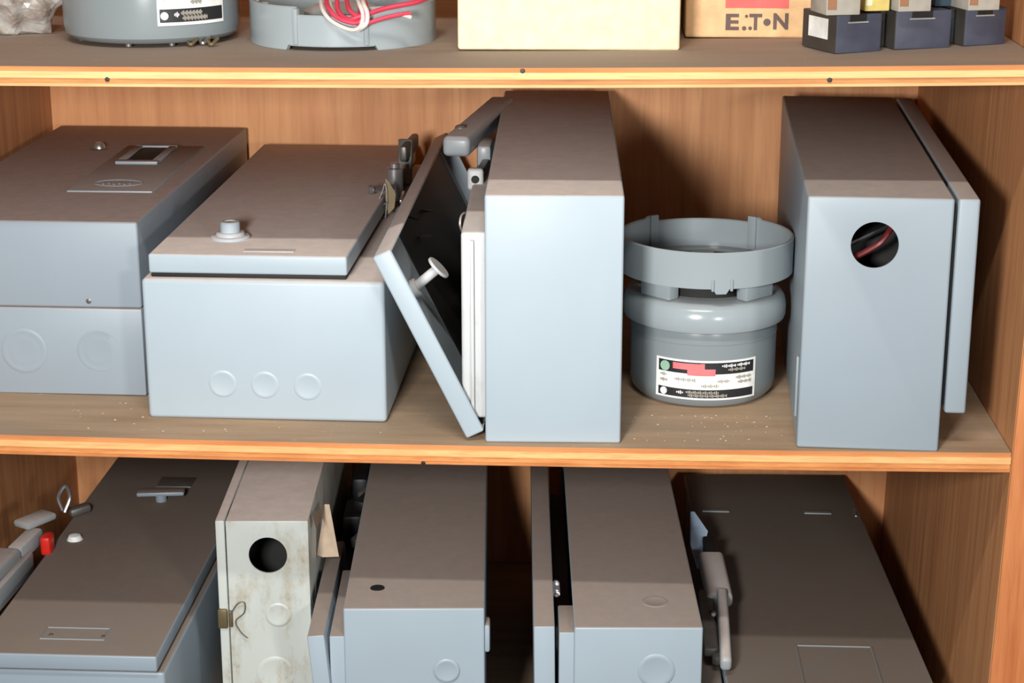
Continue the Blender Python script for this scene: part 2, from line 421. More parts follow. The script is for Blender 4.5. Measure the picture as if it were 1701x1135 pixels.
# cover: shallow tray, hinged along the bottom
o0, o1 = at_y(775, 733, .012), at_y(618, 432, .012)
i1 = at_y(650, 426, .012)
ax = (o1-o0).normalized(); up_ = Vector((ax.z, 0, -ax.x))
mt = frame((o0.x, .012, max(o0.z, .0035)), ax, (0, 1, 0))          # local x up the cover, y back, z = x cross y
sgn = 1 if (mt.to_3x3() @ Vector((0, 0, 1))).dot(up_) > 0 else -1
W_, D_, T_ = (o1-o0).length, .735, .0225
bm = new(); rbox(bm, (0, 0, 0), (W_, D_, sgn*T_) if sgn > 0 else (W_, D_, 0), .003, 3) if sgn > 0 else rbox(bm, (0, 0, -T_), (W_, D_, 0), .003, 3)
tm = mt @ Matrix.Rotation(.024, 4, 'Z') if False else mt
cover = obj('cover', bm, 'grey', Cb)
k = new(); rbox(k, (.003, .003, .003 if sgn > 0 else -.05), (W_-.003, D_-.003, .05 if sgn > 0 else -.003)); cut(cover, [k])
cover.data.transform(full_matrix(Cb).inverted() @ mt)
def cv(x, y, z): return mt @ Vector((x, y, sgn*z))
bm = new(); rbox(bm, (.0035, .17, .003*sgn - (.001 if sgn < 0 else 0)), (W_-.0035, .70, .003*sgn+(.001 if sgn > 0 else 0))); 
for v in bm.verts: v.co = mt @ v.co
obj('cover_lining', bm, 'dark', cover, True)
bm = new(); cyl(bm, cv(W_*.70, .10, .003), cv(W_*.74, .10, .040), .0058); cyl(bm, cv(W_*.74, .10, .040), cv(W_*.745, .10, .0435), .0155)
cyl(bm, cv(W_*.70, .10, .003), cv(W_*.70, .10, .010), .011); obj('latch_post', bm, 'inner', cover, True)
for (s, yy, l) in ((.86, .36, .03), (.80, .27, .028), (.93, .26, .016)):
    bm = new(); bar(bm, cv(W_*s, yy, .006), cv(W_*s-.01, yy+l, .012), .004, .003, .0008); obj('clip', bm, 'dullmetal', cover, True)
bm = new(); bar(bm, cv(W_-.001, .30, -.002), cv(W_+.002, .345, -.002), .003, .004, .0008); obj('cover_catch', bm, 'chrome', cover, True)
# hinge knuckles
for yy in (.05, .45):
    bm = new(); cyl(bm, (-.0765, yy, .0075), (-.0765, yy+.05, .0075), .004); obj('hinge', bm, 'dullmetal', Cb)
# side operating handle above the opening
bm = new(); bar(bm, (-.0880, .335, .2770), (-.048, .66, .2770), .035, .026, .007, seg=4); hd = obj('handle', bm, 'handle', Cb, True)
bm = new(); lathe(bm, [(0, .004), (.005, .004), (.007, .002), (.0075, 0)], 18, facing((-.087, .40, .2895), (0, 0, 1))); obj('rivet', bm, 'chrome', hd, True)
bm = new(); rbox(bm, (-.0640, .37, .245), (-.046, .44, .272), .004); obj('handle_pivot', bm, 'handle', hd, True)
bm = new(); rbox(bm, (-.0700, .285, .232), (-.050, .300, .259), .004, 3); lug = obj('pivot_lug', bm, 'inner', Cb, True)
bm = new(); lathe(bm, [(0, .0012), (.0042, .0012), (.0052, 0)], 18, facing((-.060, .2852, .246), (0, -1, 0))); obj('bore', bm, 'near_black', lug, True)
bm = new(); bar(bm, (-.060, .301, .242), (-.052, .37, .250), .010, .012); obj('link', bm, 'dullmetal', lug, True)

# ------------------------------------------------------------------ round meter socket
MX, MY = .2225, .226
D = thing('meter_socket', 'round grey meter socket with open ring top and printed label, between two upright boxes', 'meter socket', (MX, MY, .0008))
bm = new(); lathe(bm, [(0, 0), (.072, 0), (.081, .0025), (.0865, .010), (.0882, .02), (.0885, .088), (.0870, .0945), (.0, .0945)], 72); can = obj('can', bm, 'meter', D)
bm = new(); lathe(bm, [(.0, .0950), (.0935, .0950), (.0970, .0965), (.0985, .101), (.0985, .112), (.0963, .121), (.092, .1275), (.086, .1300), (.074, .1315), (.0, .1315)], 72); obj('shoulder', bm, 'meter_pale', D)
def post(a, w):
    bm = new(); m = Matrix.Rotation(a, 4, 'Z')
    rbox(bm, (.072, -w/2, .1312), (.0890, w/2, .1545), .002, 2, m); obj('post', bm, 'meter_pale', D)
for a in (-134, -46, 30, 90, 150): post(math.radians(a), .046 if a in (-134, -46) else .03)
bm = new(); lathe(bm, [(0, .1312), (.066, .1312), (.066, .1524), (0, .1524)], 40); obj('neck_shade_core', bm, 'near_black', D)  # dark core added to paint the shade inside the neck windows
def tab(a): d = abs((a+math.pi/2+math.radians(-8)+math.pi) % (2*math.pi)-math.pi); return .1465 if d < .075 else .1525
def rim(a):
    d = abs(a-math.pi/2)
    return .1905 if d < .62 else (.198 if d < .78 else .1955)
bm = new(); ring_wall(bm, .1, .1048, tab, rim, 168); ring_wall(bm, .083, .1006, lambda a: .1525, lambda a: .1560, 72)
ring = obj('ring', bm, 'meter_pale', D, angle=40)
for s in (-1, 1):
    bm = new(); m = Matrix.Rotation(math.radians(-90+8+s*6), 4, 'Z'); rbox(bm, (.104, -.0016, .150), (.1073, .0016, .164), .0008, 1, m); obj('rib', bm, 'meter_pale', ring)
    bm = new(); m = Matrix.Rotation(math.radians(90+s*38), 4, 'Z'); rbox(bm, (.0965, -.006, .158), (.1006, .006, .199), .0012, 2, m); obj('lug', bm, 'meter_pale', ring)
# label: thin curved sheet with printed blocks
def curved(bm, a0, a1, z0, z1, r, n=14):
    v = []
    for i in range(n+1):
        a = a0+(a1-a0)*i/n
        v.append([bm.verts.new((q*math.cos(a), q*math.sin(a), z)) for q, z in ((r, z0), (r, z1), (r-.0008, z1), (r-.0008, z0))])
    for P, Q in zip(v, v[1:]):
        for j in range(4): bm.faces.new((P[j], Q[j], Q[(j+1) % 4], P[(j+1) % 4]))
    bm.faces.new(v[0]); bm.faces.new(v[-1])
def meter_label(parent, ac, half, z0, z1, r):
    L = lambda s: ac-half+2*half*s
    Z = lambda s: z0+(z1-z0)*s
    bm = new(); curved(bm, L(0), L(1), z0, z1, r+.0009, 24); lab = obj('label', bm, 'white', parent, label='white, black and red printed label')
    def blk(name, s0, s1, t0, t1, mat, lift):
        bm = new(); curved(bm, L(s0), L(s1), Z(t0), Z(t1), r+.0009+lift, max(2, int(20*(s1-s0)))); obj(name, bm, mat, lab)
    blk('print_band', .03, .97, .66, .95, 'black', .0003); blk('print_band', .03, .97, .05, .26, 'black', .0003)
    blk('red_mark', .18, .44, .76, .92, 'redprint', .0006); blk('red_mark', .32, .58, .62, .79, 'redprint', .0006)
    blk('red_mark', .44, .48, .79, .93, 'redprint', .0006)
    for n_, (s, t_, rr, m_) in enumerate(((.10, .80, .0062, 'greenprint'), (.09, .155, .0045, 'white'))):
        a = L(s); c = Vector((math.cos(a), math.sin(a), 0)); bm = new()
        lathe(bm, [(0, .0006), (rr, .0006), (rr, -.0004)], 20, facing(c*(r+.0013)+Vector((0, 0, Z(t_))), c)); obj('print_disc', bm, m_, lab)
    for s0, s1, t_, m_ in ((.64, .78, .87, 'white'), (.79, .93, .875, 'white'), (.70, .88, .77, 'tape'), (.22, .29, .17, 'white'), (.31, .62, .19, 'tape'), (.33, .70, .11, 'tape'),
                           (.05, .12, .58, 'tape'), (.05, .13, .44, 'tape'), (.20, .40, .50, 'tape'), (.45, .62, .36, 'tape'), (.78, .95, .56, 'tape'), (.80, .95, .44, 'tape'), (.6, .72, .48, 'tape')):
        n = max(2, int((s1-s0)/.016)); bm = new()
        for i in range(n):
            a = s0+(s1-s0)*i/n; hgt = .018+.012*((i*7) % 3); curved(bm, L(a), L(a+(s1-s0)/n*.66), Z(t_-hgt), Z(t_+hgt), r+.0009+.0007, 1)
        obj('lettering', bm, m_, lab)
meter_label(can, math.radians(-90+.5), .715, .0125, .0610, .0885)
# right-hand parenthetical shine line on the shoulder edge: seam bead
bm = new(); ring_wall(bm, .0880, .0893, lambda a: .0800, lambda a: .0812, 72); obj('bead', bm, 'meter', D)

# ------------------------------------------------------------------ box at the right with a cover on its right side
E_ = thing('disconnect_box', 'upright grey box at right of middle shelf with a large round hole and one knockout', 'electrical box', (.3958, .005, .0016), -.046)
bm = new(); rbox(bm, (-.0775, 0, 0), (.0782, .69, .2868), .003, 3); body = obj('body', bm, 'grey2', E_)
hole = local(E_, at_y(1453, 407, .006))
k = new(); rbox(k, (-.0745, .0025, .003), (.0752, .687, .2838))
k2 = new(); lathe(k2, [(0, -.05), (.0256, -.05), (.0256, .05), (0, .05)], 48, facing((hole.x, 0, hole.z), (0, -1, 0)))
cut(body, [k, k2])
bm = new(); bar(bm, (hole.x-.03, .05, hole.z-.012), (hole.x+.05, .075, hole.z+.022), .02, .006, .002); obj('inner_bracket', bm, 'dark', E_)
bm = new(); rbox(bm, (-.072, .09, .01), (.072, .66, .27), .002); obj('dark_inner_block', bm, 'near_black', E_)  # near-black block filling the inside behind the hole
bm = new(); tube(bm, [(hole.x-.035, .03, hole.z-.03), (hole.x-.006, .022, hole.z-.012), (hole.x+.012, .024, hole.z+.002), (hole.x+.03, .04, hole.z+.03)], .0035, 8); obj('wire', bm, 'darkred', E_)
knockout(E_, at_y(1434, 522, .0064), (-.046, -1, 0), .0178, 'grey2')
bm = new(); rbox(bm, (.0795, .010, .052), (.0818, .68, .278), .0005); obj('gap_shade', bm, 'near_black', E_)  # near-black sheet painting the shade between body and cover
bm = new(); rbox(bm, (.0830, .006, .0435), (.1060, .692, .2858), .003, 3); obj('cover', bm, 'grey2', E_)
bm = new(); rbox(bm, (-.0805, .02, .03), (-.0776, .03, .10), .001); obj('mounting_ear', bm, 'grey2', E_)

# ------------------------------------------------------------------ lower shelf: lidded box at far left
zF = -.28
Fb = thing('safety_switch', 'dusty grey box at lower left with overlapping lid, raised nameplate and side lever', 'electrical box', (-.533, .02, ZLOW), .0)
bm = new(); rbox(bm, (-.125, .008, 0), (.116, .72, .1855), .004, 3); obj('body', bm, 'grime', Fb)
bm = new(); rbox(bm, (-.108, .012, .1855), (.104, .71, .1895), .001); obj('gap_shade', bm, 'near_black', Fb)  # same painted shade in the gap below this lid
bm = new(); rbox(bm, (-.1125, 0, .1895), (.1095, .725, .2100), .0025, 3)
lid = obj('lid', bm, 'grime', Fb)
pl = [at_z(*q, zF) for q in ((66, 1062), (184, 1046))]
bm = new(); x0, x1, y0, y1 = pl[0].x, pl[1].x, pl[0].y, pl[1].y+.002
for lo, hi in (((x0, y0), (x1, y0+.0016)), ((x0, y1-.0016), (x1, y1)), ((x0, y0+.0016), (x0+.0016, y1-.0016)), ((x1-.0016, y0+.0016), (x1, y1-.0016))): rbox(bm, (*lo, zF-.0003), (*hi, zF+.0013), .0003, 1)
obj('nameplate_frame', bm, 'grime', lid, True)
for u, v in ((85, 1055), (172, 1058)): screw(lid, at_z(u, v, zF), (0, 0, 1), .003, .0015, 'dullmetal', 'rivet')
P = at_z(268, 832, zF); bm = new(); cyl(bm, (P.x, P.y, zF-.001), (P.x, P.y, zF+.012), .008); bar(bm, (P.x-.034, P.y-.004, zF+.013), (P.x+.034, P.y+.004, zF+.013), .020, .007, .003)
obj('latch_handle', bm, 'grime', lid, True)
a = at_z(293, 802, zF); bm = new(); rbox(bm, (a.x-.026, a.y-.02, zF-.0005), (a.x+.026, a.y+.02, zF+.0015), .0006); obj('warning_plate', bm, 'dullmetal', lid, True)
# lever at its left side
bm = new(); bar(bm, (-.698, .125, -.275), (-.684, .285, -.275), .040, .040, .008, seg=4); lv = obj('lever', bm, 'handle', Fb, True)
bm = new(); bar(bm, (-.668, .14, -.283), (-.660, .30, -.283), .010, .030, .003); obj('lever_guide', bm, 'handle', lv, True)
bm = new(); bar(bm, (-.676, .285, -.268), (-.664, .345, -.262), .022, .022, .004); obj('lever_arm', bm, 'handle', lv, True)
bm = new(); bar(bm, (-.682, .335, -.246), (-.655, .380, -.246), .030, .010, .004); obj('padlock_plate', bm, 'handle', lv, True)
bm = new(); rbox(bm, (-.652, .318, -.283), (-.638, .342, -.256), .004, 3); obj('indicator', bm, 'red', lv, True, label='bright red indicator tab')
bm = new(); tube(bm, [(-.652, .43, -.262), (-.660, .44, -.245), (-.652, .45, -.232), (-.644, .44, -.245), (-.650, .43, -.264)], .003, 8); obj('seal_ring', bm, 'chrome', Fb, True)
bm = new(); bar(bm, (-.650, .45, -.273), (-.626, .47, -.270), .016, .012, .004); obj('hasp', bm, 'dullmetal', Fb, True)
bm = new(); lathe(bm, [(0, .008), (.008, .006), (.011, 0)], 18, facing((-.620, .372, zF), (0, 0, 1))); obj('stop_button', bm, 'white', lid, True)

# ------------------------------------------------------------------ lower shelf: tall stained box
zT, yT = -.15, .133
tl, tr = at_z(357, 865, zT), at_z(512, 865, zT); bl = at_z(403, 770, zT)
bk = at_z(395, 770, zT); rot = math.atan2(-(bk.x-tl.x), bk.y-tl.y)
wT = tr.x-tl.x
G = thing('tall_enclosure', 'narrow pale stained steel box on lower shelf with a dark round hole and wire-sealed clasp', 'electrical box', ((tl.x+tr.x)/2, yT, ZLOW), rot)
hT = zT-ZLOW; dr = .0125
bm = new(); rbox(bm, (-wT/2+dr, 0, 0), (wT/2, .62, hT), .002); body = obj('body', bm, 'tall', G)
hole = local(G, at_y(445, 923, yT))
k = new(); rbox(k, (-wT/2+dr+.003, .0025, .003), (wT/2-.003, .617, hT-.003))
k2 = new(); lathe(k2, [(0, -.05), (.0236, -.05), (.0236, .05), (0, .05)], 48, facing((hole.x, 0, hole.z), (0, -1, 0))); cut(body, [k, k2])
bm = new(); rbox(bm, (-wT/2, -.0005, .002), (-wT/2+dr-.001, .62, hT+.0005), .002); obj('door', bm, 'tall', G)
bm = new(); rbox(bm, (-wT/2+dr+.004, .12, .01), (wT/2-.004, .60, hT-.006), .001); obj('dark_inner_block', bm, 'near_black', G)  # near-black block put in as painted shade, so the hole shows dark
for u, v, r in ((462, 1022, .016), (458, 1120, .024)):
    P = at_y(u, v, yT-.0002); knockout(G, P, (math.sin(rot), -math.cos(rot), 0), r, 'tall')
P = at_y(379, 1025, yT-.001)
bm = new(); bar(bm, P+Vector((-.006, -.003, .012)), P+Vector((-.006, -.003, -.014)), .012, .006, .002, (0, 1, 0)); bar(bm, P+Vector((.004, -.003, .010)), P+Vector((.004, -.003, -.012)), .005, .006, .002, (0, 1, 0)); obj('clasp', bm, 'brass', G, True)
bm = new(); tube(bm, [P+Vector(q) for q in ((.002, -.006, .002), (.013, -.006, .020), (.022, -.005, .022), (.021, -.004, .008), (.010, -.004, -.004), (.016, -.005, -.018), (.024, -.005, -.026))], .0007, 6); obj('seal_wire', bm, 'dullmetal', G, True)

# ------------------------------------------------------------------ lower shelf: two boxes with covers on the left
def side_cover_box(name, label, fl, fr_, bl, zt, fy, depth, kind):
    rot = math.atan2(-(bl.x-fl.x), bl.y-fl.y); wd = fr_.x-fl.x
    t_ = thing(name, label, 'electrical box', ((fl.x+fr_.x)/2, fy, ZLOW), rot)
    h = zt-ZLOW
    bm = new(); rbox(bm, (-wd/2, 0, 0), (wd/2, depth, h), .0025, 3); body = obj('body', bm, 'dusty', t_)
    k = new(); rbox(k, (-wd, .003, .003), (wd/2-.003, depth-.003, h-.003)); cut(body, [k])
    bm = new(); rbox(bm, (-wd/2+.01, .02, .01), (wd/2-.006, depth-.02, h-.05), .003); obj('dark_inner_block', bm, 'dark', t_)
    return t_, wd, h
zH = -.222
H, wd, h = side_cover_box('fused_switch_box', 'dusty grey lower box with a small dark hole on top and ajar cover', at_z(570, 1010, zH), at_z(805, 1010, zH), at_z(613, 782, zH), zH, .046, .66, 0)
bm = new(); rbox(bm, (-wd/2-.0175, .003, .012), (-wd/2+.002, .20, h-.037), .002); rbox(bm, (-wd/2-.0175, .20, .012), (-wd/2+.002, .62, h-.10), .002); fr2 = obj('inner_frame', bm, 'dusty', H)
P = at_z(627, 977, zH); bm = new(); lathe(bm, [(0, .0006), (.0085, .0006), (.0092, -.0003)], 28, facing(P, (0, 0, 1))); obj('knockout_hole', bm, 'near_black', H, True)
knockout(H, at_y(742, 1115, .0455), (.06, -1, 0), .0155, 'dusty')
P = local(H, at_y(806, 1065, .05)); bm = new(); rbox(bm, (wd/2-.0005, .004, P.z-.018), (wd/2+.0065, .03, P.z+.018), .003); obj('clasp', bm, 'dusty', H)
# ajar cover
p0, p1 = at_y(507, 1057, .030), at_y(517, 1135, .030); ax = (p0-p1).normalized()
lo_ = p1-ax*((p1.z+.45)/ax.z)
L_ = (p0-lo_).length
mt = frame((lo_.x+.002, .030, lo_.z), ax, (0, 1, 0)); Lz = (mt.to_3x3() @ Vector((0, 0, 1))).x
bm = new(); rbox(bm, (0, 0, 0 if Lz > 0 else -.0205), (L_, .29, .0205 if Lz > 0 else 0), .002, 2, mt)
rm = Matrix.Translation((lo_.x, .03, 0)) @ Matrix.Rotation(.055, 4, 'Z') @ Matrix.Translation((-lo_.x, -.03, 0))
for v in bm.verts: v.co = rm @ v.co
cov = obj('cover', bm, 'dusty', H, True)
for i, (yy, zz, ln, mt_) in enumerate(((.33, .212, .03, 'dullmetal'), (.41, .235, .04, 'dark'), (.47, .225, .03, 'dullmetal'))):
    bm = new(); bar(bm, (-wd/2-.012, yy, zz), (-wd/2+.006, yy+ln, zz+.004), .016, .016, .004); obj('contact_jaw', bm, mt_, H)
bm = new(); rbox(bm, (-wd/2-.040, .31, .02), (-wd/2-.0005, .64, .185), .004); rbox(bm, (-wd/2-.034, .40, .185), (-wd/2-.006, .47, .225), .006); rbox(bm, (-wd/2-.030, .52, .185), (-wd/2-.006, .60, .235), .006)
obj('switch_mechanism', bm, 'dark', H)
# folded tag
def tag_pts(y, *q): return [at_y(u, v, y) for u, v in q]
T = thing('paper_tag', 'creased tan paper tag folded over the ajar cover edge of lower box', 'tag', at_y(540, 915, .25))
yt = .215
bm = new(); sheet(bm, [at_y(539, 838, .235), at_y(547, 838, .235), at_y(553, 870, .225), at_y(563, 925, yt), at_y(536, 926, yt), at_y(526, 922, yt), at_y(533, 880, .225)], .0007, (0.2, -1, .4)); obj('front_flap', bm, 'paper', T, True, smooth=False)
bm = new(); sheet(bm, [at_y(539, 838, .234), at_y(519, 858, .15), at_y(525, 880, .15), at_y(535, 860, .225)], .0007, (-.5, -1, .2)); obj('side_flap', bm, 'paper', T, True, smooth=False)

zI = -.22
I_, wd, h = side_cover_box('motor_switch_box', 'dusty grey lower box with round knockout on top, left of the lever box', at_z(954, 1041, zI), at_z(1168, 1039, zI), at_z(937, 785, zI), zI, .003, .70, 1)
bm = new(); rbox(bm, (-wd/2-.0175, .004, .012), (-wd/2+.002, .08, h-.008), .002); rbox(bm, (-wd/2-.0175, .0805, .012), (-wd/2+.002, .66, h-.09), .002); obj('inner_frame', bm, 'dusty', I_)
bm = new(); mI = Matrix.Translation((-wd/2-.0195, 0, .02)) @ Matrix.Rotation(-.012, 4, 'Y'); rbox(bm, (-.0245, 0, 0), (0, .67, h-.0185), .0022, 2, mI); obj('cover', bm, 'dusty', I_)
knockout(I_, at_z(1088, 1000, zI), (0, 0, 1), .0165, 'dusty'); knockout(I_, at_y(1090, 1115, .0028), (0.03, -1, 0), .0215, 'dusty')
bm = new(); pts = []
for i in range(60): a = i*.9; pts.append((-wd/2-.0185+.0035*math.cos(a), .095+.0006*i, h-.002+.0035*math.sin(a)))
tube(bm, pts, .0009, 5, 2); obj('spring', bm, 'chrome', I_)

# ------------------------------------------------------------------ lower shelf: wide box at the right
zJ = -.318
J = thing('lever_switch', 'wide dark dusty box at lower right with a large lever handle on its left side', 'electrical box', (.377, .012, ZLOW), .035)
hJ = zJ-ZLOW
bm = new(); rbox(bm, (-.118, 0, 0), (.124, .765, hJ-.018), .003); obj('body', bm, 'dust_darkest', J)
bm = new(); rbox(bm, (-.121, -.003, hJ-.017), (.127, .768, hJ), .003, 3); lid = obj('lid', bm, 'dust_darkest', J)
pl = at_z(1320, 1072, zJ), at_z(1448, 1072, zJ)
bm = new(); x0, x1, y1 = pl[0].x, pl[1].x, pl[0].y
for lo, hi in (((x0, y1-.12), (x0+.003, y1)), ((x1-.003, y1-.12), (x1, y1)), ((x0+.003, y1-.003), (x1-.003, y1))): rbox(bm, (*lo, zJ-.0004), (*hi, zJ+.0016), .0005, 1)
obj('nameplate_frame', bm, 'dust_darkest', lid, True)
for x, y in ((.27, .62), (.42, .62)):
    bm = new(); rbox(bm, (x-.02, y-.006, zJ-.0005), (x+.02, y+.006, zJ+.002), .001); obj('stamping', bm, 'dust_darkest', lid, True)
bm = new(); a = at_z(1414, 850, zJ+.003); bar(bm, a+Vector((.006, -.014, -.004)), a+Vector((.006, .014, -.004)), .004, .006, .001); obj('cover_catch', bm, 'chrome', J, True)
# lever handle
hp = lambda u, v, y: at_y(u, v, y)
LV = bpy.data.objects
bm = new(); bar(bm, at_y(1180, 925, .36), at_y(1196, 1000, .235), .034, .020, .007, seg=4)
bar(bm, at_y(1199, 985, .245), at_y(1206, 1106, .075), .014, .018, .005, seg=3); lev = obj('lever', bm, 'handle', J, True)
bm = new(); sheet(bm, [at_y(1147, 850, .47), at_y(1152, 850, .47), at_y(1174, 882, .43), at_y(1168, 905, .40), at_y(1158, 945, .37), at_y(1146, 905, .40)], .004, (.4, -1, .2)); obj('lever_guard', bm, 'bluepaint', J, True)
bm = new(); bar(bm, at_y(1176, 900, .41), at_y(1178, 928, .37), .016, .02, .003); obj('lever_stop', bm, 'dark', J, True)
bm = new(); bar(bm, at_y(1172, 985, .26), at_y(1182, 1085, .11), .018, .012, .003); bar(bm, at_y(1184, 1030, .2), at_y(1190, 1100, .1), .010, .012, .003); obj('lever_bracket', bm, 'dullmetal', J, True)
screw(lev, at_y(1186, 1021, .19), (-.2, -1, .3), .0042, .003, 'chrome', 'rivet')
bm = new(); p = at_y(1178, 1120, .10); bar(bm, (p.x, .03, zJ-.022), (p.x, .50, zJ-.022), .030, .03, .004); obj('lever_housing', bm, 'dust_darkest', J, True)

# ------------------------------------------------------------------ top shelf
TG = 'things on the top shelf'
# clear plastic bag
P = at_z(40, 66, zup(-.57)); zb = zup(P.x)
bm = new(); bmesh.ops.create_icosphere(bm, subdivisions=4, radius=1)
rnd = [(Vector((random.uniform(-1, 1), random.uniform(-1, 1), random.uniform(-1, 1))).normalized(), random.uniform(.45, .98)) for _ in range(30)]
for v in bm.verts:
    d = v.co.normalized(); r = 1.0
    for n_, h_ in rnd:
        c = d.dot(n_)
        if c > .25: r = min(r, h_/c)
    q = d*(1+.25*math.sin(5*d.x+2)*math.sin(4*d.z+6*d.y))
    v.co = Vector((P.x-.032+q.x*r*.072, P.y+.050+q.y*r*.065, zb+.046+max(-.0455, q.z*r*.068)))
bag = obj('plastic_bag', bm, 'bag', None, smooth=False); bag['label'] = 'crumpled dusty clear plastic bag at left end of top shelf'; bag['category'] = 'bag'
# meter can
cxy = at_y(252, 30, .24); zc = zup(cxy.x)
K = thing('meter_can', 'round grey meter can with white printed label, beside the crumpled bag on top shelf', 'meter socket', (cxy.x, .243, zc))
bm = new(); lathe(bm, [(0, .003), (.082, .003), (.096, .0055), (.1018, .011), (.1035, .021), (.1035, .150), (.1, .156), (0, .156)], 72); kc = obj('can', bm, 'meter', K)
meter_label(kc, math.radians(-90+41), .42, .026, .098, .1035)
for a in (-96, -62, -30, 120, 200):
    bm = new(); x, y = .084*math.cos(math.radians(a)), .084*math.sin(math.radians(a)); cyl(bm, (x, y, 0), (x, y, .0045), .004, 12); obj('foot', bm, 'dullmetal', K)
for i, (u, v) in enumerate(((318, 72), (338, 70), (352, 72))):
    p = at_z(u, v, zc+.004); bm = new(); tube(bm, [p+Vector((-.006, .004, .004)), p+Vector((0, -.004, -.001)), p+Vector((.006, .006, .005))], .0022, 6); obj('terminal_wire', bm, 'brass' if i != 1 else 'chrome', K, True)
# upturned ring with wires
rx = at_y(571, 40, .24).x; zc = zup(rx)
R_ = thing('meter_ring', 'upturned grey meter ring with coiled red and white wires inside, on top shelf', 'meter ring', (rx, .238, zc))
def dd(a, c): return abs((a-c+math.pi) % (2*math.pi)-math.pi)
f0 = math.radians(-90)
bm = new(); ring_wall(bm, .1035, .1095, lambda a: .006 if dd(a, f0) < .50 else 0, lambda a: .040 if dd(a, f0) < .37 else .049, 200); rg = obj('ring', bm, 'meter_pale', R_, angle=40)
bm = new(); lathe(bm, [(0, .004), (.104, .004), (.104, .010), (0, .010)], 64); obj('floor_plate', bm, 'meter_pale', rg)
bm = new(); lathe(bm, [(.04, .01), (.046, .012), (.046, .034), (.036, .040), (0, .040)], 40); obj('hub', bm, 'meter_pale', rg)
for s in (-1, 1):
    bm = new(); m = Matrix.Rotation(f0+s*.375, 4, 'Z'); rbox(bm, (.1035, -.003, .006), (.1118, .003, .047), .0015, 2, m); obj('rib', bm, 'meter_pale', rg)
    for aa in (s*.95, s*1.35):
        bm = new(); m = Matrix.Rotation(f0+aa, 4, 'Z'); rbox(bm, (.098, -.005, .012), (.1036, .005, .0495), .0015, 2, m); obj('lug', bm, 'meter_pale', rg)
p = (at_y(705, 22, .165)); screw(rg, Vector((rx+.085, .238-.0605, zc+.035)), (.8, -.6, 0), .005, .003, 'dullmetal')
def wire(name, mat, y, pts, r=.0028):
    bm = new(); tube(bm, [at_y(u, v, y+dy) for u, v, dy in pts], r, 8, 6); obj(name, bm, mat, R_, True)
yf = .120
wire('red_wire', 'redwire', yf, ((540, -14, .06), (545, 12, .014), (562, 30, .004), (590, 38, 0), (604, 30, 0), (608, 12, .012), (600, -12, .06)))
wire('red_wire', 'redwire', yf, ((560, -10, .05), (562, 18, .018), (578, 32, .004), (600, 27, .003), (640, 14, .016), (690, 4, .03), (712, -4, .05)))
wire('red_wire', 'redwire', yf, ((575, -10, .05), (580, 16, .016), (598, 26, .008), (596, -10, .05)))
wire('red_wire', 'redwire', yf, ((608, 40, .0), (628, 33, .004), (660, 25, .008), (682, 22, .012)), .0024)
wire('white_wire', 'whitewire', yf, ((532, -12, .06), (536, 16, .012), (552, 36, .002), (580, 49, -.002), (597, 46, -.004), (603, 26, 0), (596, 5, .014), (590, -12, .06)), .0024)
wire('white_wire', 'whitewire', yf, ((592, 51, -.002), (608, 40, -.003), (610, 22, 0), (604, 6, .012), (600, -14, .06)), .0026)
wire('white_wire', 'whitewire', yf, ((545, -10, .06), (552, 18, .014), (570, 34, .004), (592, 40, .001)), .0022)
wire('wire_end', 'whitewire', yf, ((664, 23, .010), (674, 26, .011), (683, 29, .012)), .0024)
# cream carton
a, b = at_z(760, 85, zup(0)), at_z(1129, 83, zup(.18)); wc = b.x-a.x
N1 = thing('cream_carton', 'large plain cream carton standing on the top shelf', 'carton', ((a.x+b.x)/2, (a.y+b.y)/2, zup(.18)-.0008), math.atan2(b.y-a.y, wc)*.5)
bm = new(); rbox(bm, (-wc/2, 0, 0), (wc/2, .26, .19), .0035, 3); obj('box_body', bm, 'cream', N1)
bm = new(); rbox(bm, (-wc/2+.001, .128, .1898), (wc/2-.001, .1292, .1906)); obj('flap_seam', bm, 'brownprint', N1)
# printed carton
a, b = at_z(1139, 69, zup(.2)), at_z(1352, 66, zup(.34)); wc = b.x-a.x
N2 = thing('printed_carton', 'tan carton with dark lettering under a red square, beside the cream carton', 'carton', ((a.x+b.x)/2, .235, zup(.34)-.0005))
bm = new(); rbox(bm, (-wc/2, 0, 0), (wc/2, .24, .18), .003, 3); obj('box_body', bm, 'tan', N2)
a, b = at_y(1205, 13, .2345), at_y(1310, 13, .2345)
bm = new(); rbox(bm, (a.x, .2340, a.z), (b.x, .2351, a.z+.05), .0003, 1); obj('red_square', bm, 'eaton_red', N2, True)
def glyph(s, u0, u1, v0, v1, name='lettering'):
    cu = bpy.data.curves.new(name, 'FONT'); cu.body = s; cu.extrude = .0004; cu.offset = .035; cu.size = 1
    o = bpy.data.objects.new(name, cu); COL.objects.link(o); dg = bpy.context.evaluated_depsgraph_get(); dg.update()
    me = bpy.data.meshes.new_from_object(o.evaluated_get(dg)); bpy.data.objects.remove(o)
    xs = [v.co.x for v in me.vertices]; ys = [v.co.y for v in me.vertices]
    p, q = at_y(u0, v1, .2344), at_y(u1, v0, .2344)
    for v in me.vertices:
        v.co = Vector((p.x+(v.co.x-min(xs))/(max(xs)-min(xs))*(q.x-p.x), .2346-.0006*(v.co.z > 0), p.z+(v.co.y-min(ys))/(max(ys)-min(ys))*(q.z-p.z)))
    me.transform(full_matrix(N2).inverted()); me.materials.append(M['eaton_ink'])
    oo = bpy.data.objects.new(name, me); COL.objects.link(oo); oo.parent = N2
glyph('E', 1205, 1228, 23, 50); glyph('T', 1244, 1266, 23, 50); glyph('N', 1284, 1310, 22, 49)
